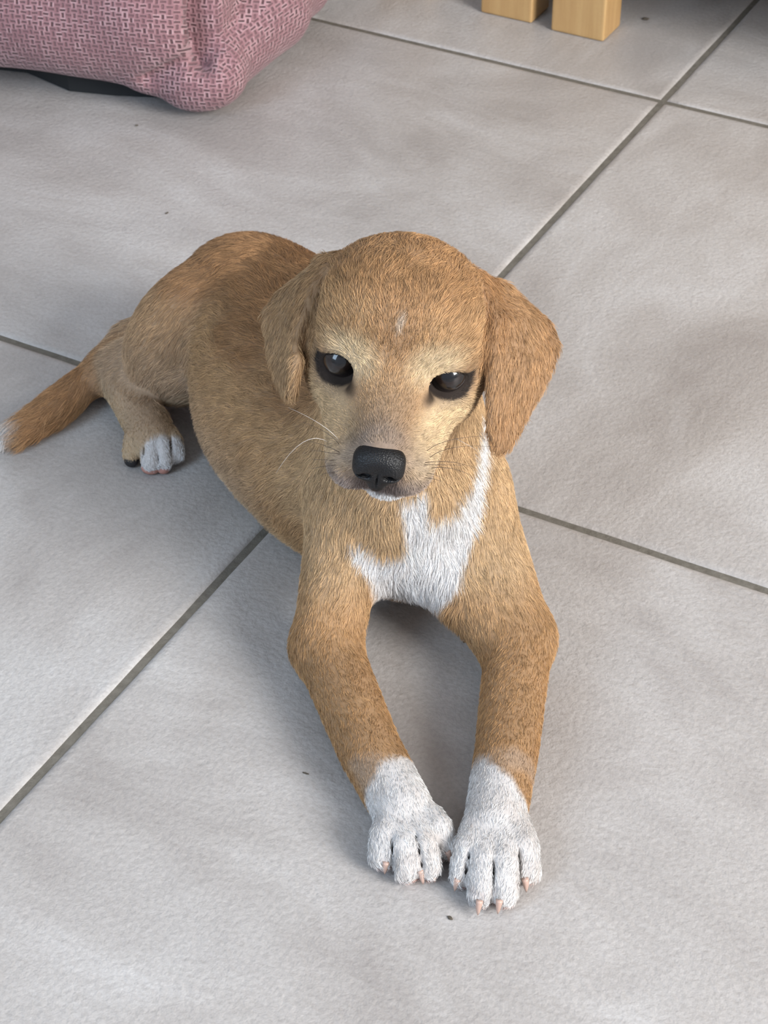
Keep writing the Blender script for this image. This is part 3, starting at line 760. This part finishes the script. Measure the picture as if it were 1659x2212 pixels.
# ---------------------------------------------------------------- pink woven dog bed at the back left
def bed_material():
    q = Nodes('pink_weave'); uv = q.n('ShaderNodeUVMap', uv_map='weave')
    nz = q.n('ShaderNodeTexNoise'); nz.inputs['Scale'].default_value = 60; q.l(uv.outputs[0], nz.inputs['Vector'])
    of = q.n('ShaderNodeVectorMath', operation='MULTIPLY_ADD'); q.l(nz.outputs['Color'], of.inputs[0]); of.inputs[1].default_value = (.0022, .0022, 0); q.l(uv.outputs[0], of.inputs[2])
    sx = q.n('ShaderNodeSeparateXYZ'); q.l(of.outputs[0], sx.inputs[0])
    S = 1 / 0.0052
    u, v = q.math('MULTIPLY', sx.outputs[0], S), q.math('MULTIPLY', sx.outputs[1], S)
    par = q.math('FLOORED_MODULO', q.math('ADD', q.math('FLOOR', u), q.math('FLOOR', v)), 2.0)
    a = q.math('ABSOLUTE', q.math('SUBTRACT', q.math('FRACT', u), .5)); b = q.math('ABSOLUTE', q.math('SUBTRACT', q.math('FRACT', v), .5))
    def lerp(x, y): return q.math('ADD', q.math('MULTIPLY', x, q.math('SUBTRACT', 1.0, par)), q.math('MULTIPLY', y, par))
    short = lerp(b, a); lng = lerp(a, b)
    def rng01(x, lo, hi):
        m = q.n('ShaderNodeMapRange', interpolation_type='SMOOTHSTEP'); q.l(x, m.inputs[0]); m.inputs[1].default_value = lo; m.inputs[2].default_value = hi; return m.outputs[0]
    dash = q.math('MULTIPLY', q.math('SUBTRACT', 1.0, rng01(short, .10, .24)), q.math('SUBTRACT', 1.0, rng01(lng, .36, .52)))
    cid = q.n('ShaderNodeCombineXYZ'); q.l(q.math('FLOOR', u), cid.inputs[0]); q.l(q.math('FLOOR', v), cid.inputs[1])
    wn = q.n('ShaderNodeTexWhiteNoise', noise_dimensions='2D'); q.l(cid.outputs[0], wn.inputs['Vector'])
    rnd = wn.outputs['Value']
    dash = q.math('MULTIPLY', dash, q.math('ADD', .45, q.math('MULTIPLY', rnd, .65)))
    nn = q.noise(uv.outputs[0], 520, 3, .7); big = q.noise(uv.outputs[0], 26, 3)
    thr = q.ramp(q.math('ADD', q.math('MULTIPLY', rnd, .5), q.math('MULTIPLY', nn, .6)), [(0.2, srgb(128, 95, 100)), (0.55, srgb(156, 120, 125)), (0.85, srgb(188, 156, 160))])
    c = q.mix(dash, thr, srgb(72, 50, 54))
    c = q.mix(q.math('MULTIPLY', big, .30), c, srgb(168, 120, 124))
    hgt = q.math('SUBTRACT', q.math('MULTIPLY', nn, .35), dash)
    q.bump(hgt, .9, .0022)
    return q.set(Base_Color=c, Roughness=.9, Specular_IOR_Level=.15, Sheen_Weight=.2)
def bed():
    E1 = nrm(PZ(340, 213) - PZ(150, 199)); E2 = np.array([-E1[1], E1[0], 0.0]); ORG = PZ(250, 0)
    pr = []
    def cn(a, b, r1, r2, k): pr.append((Cone(PZ(*a), PZ(*b), r1, r2), k, '', '+'))
    cn((-480, -105, .100), (318, -14, .098), .080, .080, .004)                       # front bolster
    cn((528, -58, .080), (565, -98, .086), .070, .073, .006)                        # right-hand bolster
    pr.append((Ell(PZ(430, 150, .040), (.044, .038, .038)), .010, '', '+'))          # tucked corner
    cn((448, 122, .043), (532, 0, .066), .041, .062, .006)
    cn((330, 120, .050), (250, 20, .075), .034, .06, .010)
    pr.append((Ell(PZ(150, -230, .10), (.30, .18, .085)), .02, '', '+'))             # filled middle
    V, Q = sculpt(.003, pr, .003); V = relax(V, Q, 4)
    wr = np.sin((V @ E1) * 38 + (V @ E2) * 21) * np.sin(V[:, 2] * 46 + (V @ E1) * 9)
    N = normals(V, Q); V = V + N * (wr * .0022)[:, None]
    PJ = (V - CAMP) @ CAMR; pu, pv = CU + FPX * PJ[:, 0] / -PJ[:, 2], CV - FPX * PJ[:, 1] / -PJ[:, 2]
    def on(u, v):
        i = np.nonzero(np.hypot(pu - u, pv - v) < 14)[0]; return V[i[np.argmin(-PJ[i, 2])]]
    N = normals(V, Q); dz = np.zeros(len(V))
    for ln, dep, wd in (([(452, -40), (450, 40), (457, 100), (446, 138)], .024, .012), ([(446, 138), (400, 150), (352, 166), (322, 186)], .009, .007), ([(448, 132), (480, 138), (505, 132)], .005, .008)):
        K = [on(*p) for p in ln]
        for a, b in zip(K[:-1], K[1:]):
            ab = b - a; t = np.clip(((V - a) @ ab) / (ab @ ab), 0, 1); d = np.linalg.norm(V - a - t[:, None] * ab, axis=1)
            dz = np.maximum(dz, dep * np.exp(-(d / wd) ** 2))
    V = V - N * dz[:, None]
    root = empty('pet_bed', tuple(ORG))
    o = mesh_obj('bolster_cover', V - ORG, Q, bed_material(), root)
    uvl = o.data.uv_layers.new(name='weave'); fn = normals_face(V, Q)
    lm, ll = np.abs(fn @ E1), np.abs(fn @ E2)
    U = np.zeros((len(Q), 4, 2)); q4 = V[Q]; m_, l_ = q4 @ E1, q4 @ E2; z_ = q4[:, :, 2]
    side = (lm > ll) & (V[Q].mean(1) @ E1 > PZ(440, 60, .08) @ E1)
    U[:, :, 0] = np.where(side[:, None], l_, m_); U[:, :, 1] = np.where(side[:, None], z_ * 1.15 - .45 * m_, z_ * 1.15 + .45 * l_)
    uvl.data.foreach_set('uv', U.astype(np.float32).ravel())
    # dark base under the cover
    q = Nodes('bed_base_fabric'); mb = q.set(Base_Color=srgb(30, 32, 34), Roughness=.9)
    P = [PZ(*p) for p in ((-480, 100), (60, 160), (150, 199), (250, 209), (340, 213), (410, 200), (560, 120), (668, 30), (702, -8), (690, -40), (300, -200), (-480, -230))]
    n = len(P); Vb = [p + L(0, 0, .0012) for p in P] + [p + L(0, 0, .030) for p in P]
    Fb = [tuple(range(n))[::-1], tuple(range(n, 2 * n))] + [(i, (i+1) % n, n + (i+1) % n, n + i) for i in range(n)]
    b = mesh_obj('base', np.array(Vb) - ORG, Fb, mb, root, False); b['label'] = 'black underside of the bed'
    tag(root, 'dusty pink woven pet bed with a black base behind the puppy', 'pet bed')
def normals_face(V, Q):
    n = np.cross(V[Q[:, 2]] - V[Q[:, 0]], V[Q[:, 3]] - V[Q[:, 1]]); return n / (np.linalg.norm(n, axis=1)[:, None] + 1e-12)
bed()
# ---------------------------------------------------------------- crumbs on the tiles
q = Nodes('crumb_dark'); MCR = q.set(Base_Color=srgb(84, 76, 66), Roughness=.9)
for (u, v, rx, ry, an, lab) in ((295, 272, .0016, .0012, 0, 'tiny dark crumb on the tile below the pink bed'),
        (360, 461, .0022, .0009, .9, 'tiny dark sliver on the tile between bed and puppy'),
        (1002, 1388, .0008, .0007, 0, 'tiny dark speck between the puppy\'s front legs'),
        (660, 1671, .0022, .0006, -.4, 'thin dark fibre left of the puppy\'s front paws'),
        (972, 1984, .0010, .0019, .6, 'small dark curl of dirt below the puppy\'s front paws'),
        (1394, 43, .0035, .0025, 0, 'dark crumb on the tile beside the table leg')):
    c = PZ(u, v); bm = bmesh.new(); bmesh.ops.create_icosphere(bm, subdivisions=2, radius=1.0)
    rg = random.Random(int(u))
    for vv in bm.verts: vv.co *= rg.uniform(.75, 1.15)
    bmesh.ops.scale(bm, vec=(rx, ry, min(rx, ry) * .6), verts=bm.verts)
    me = bpy.data.meshes.new('crumb'); bm.to_mesh(me); bm.free(); me.materials.append(MCR)
    o = bpy.data.objects.new('crumb', me); COL.objects.link(o); o.location = (c[0], c[1], min(rx, ry) * .5); o.rotation_euler = (0, 0, an)
    tag(o, lab, 'crumb', 'crumbs and fibres on the floor')
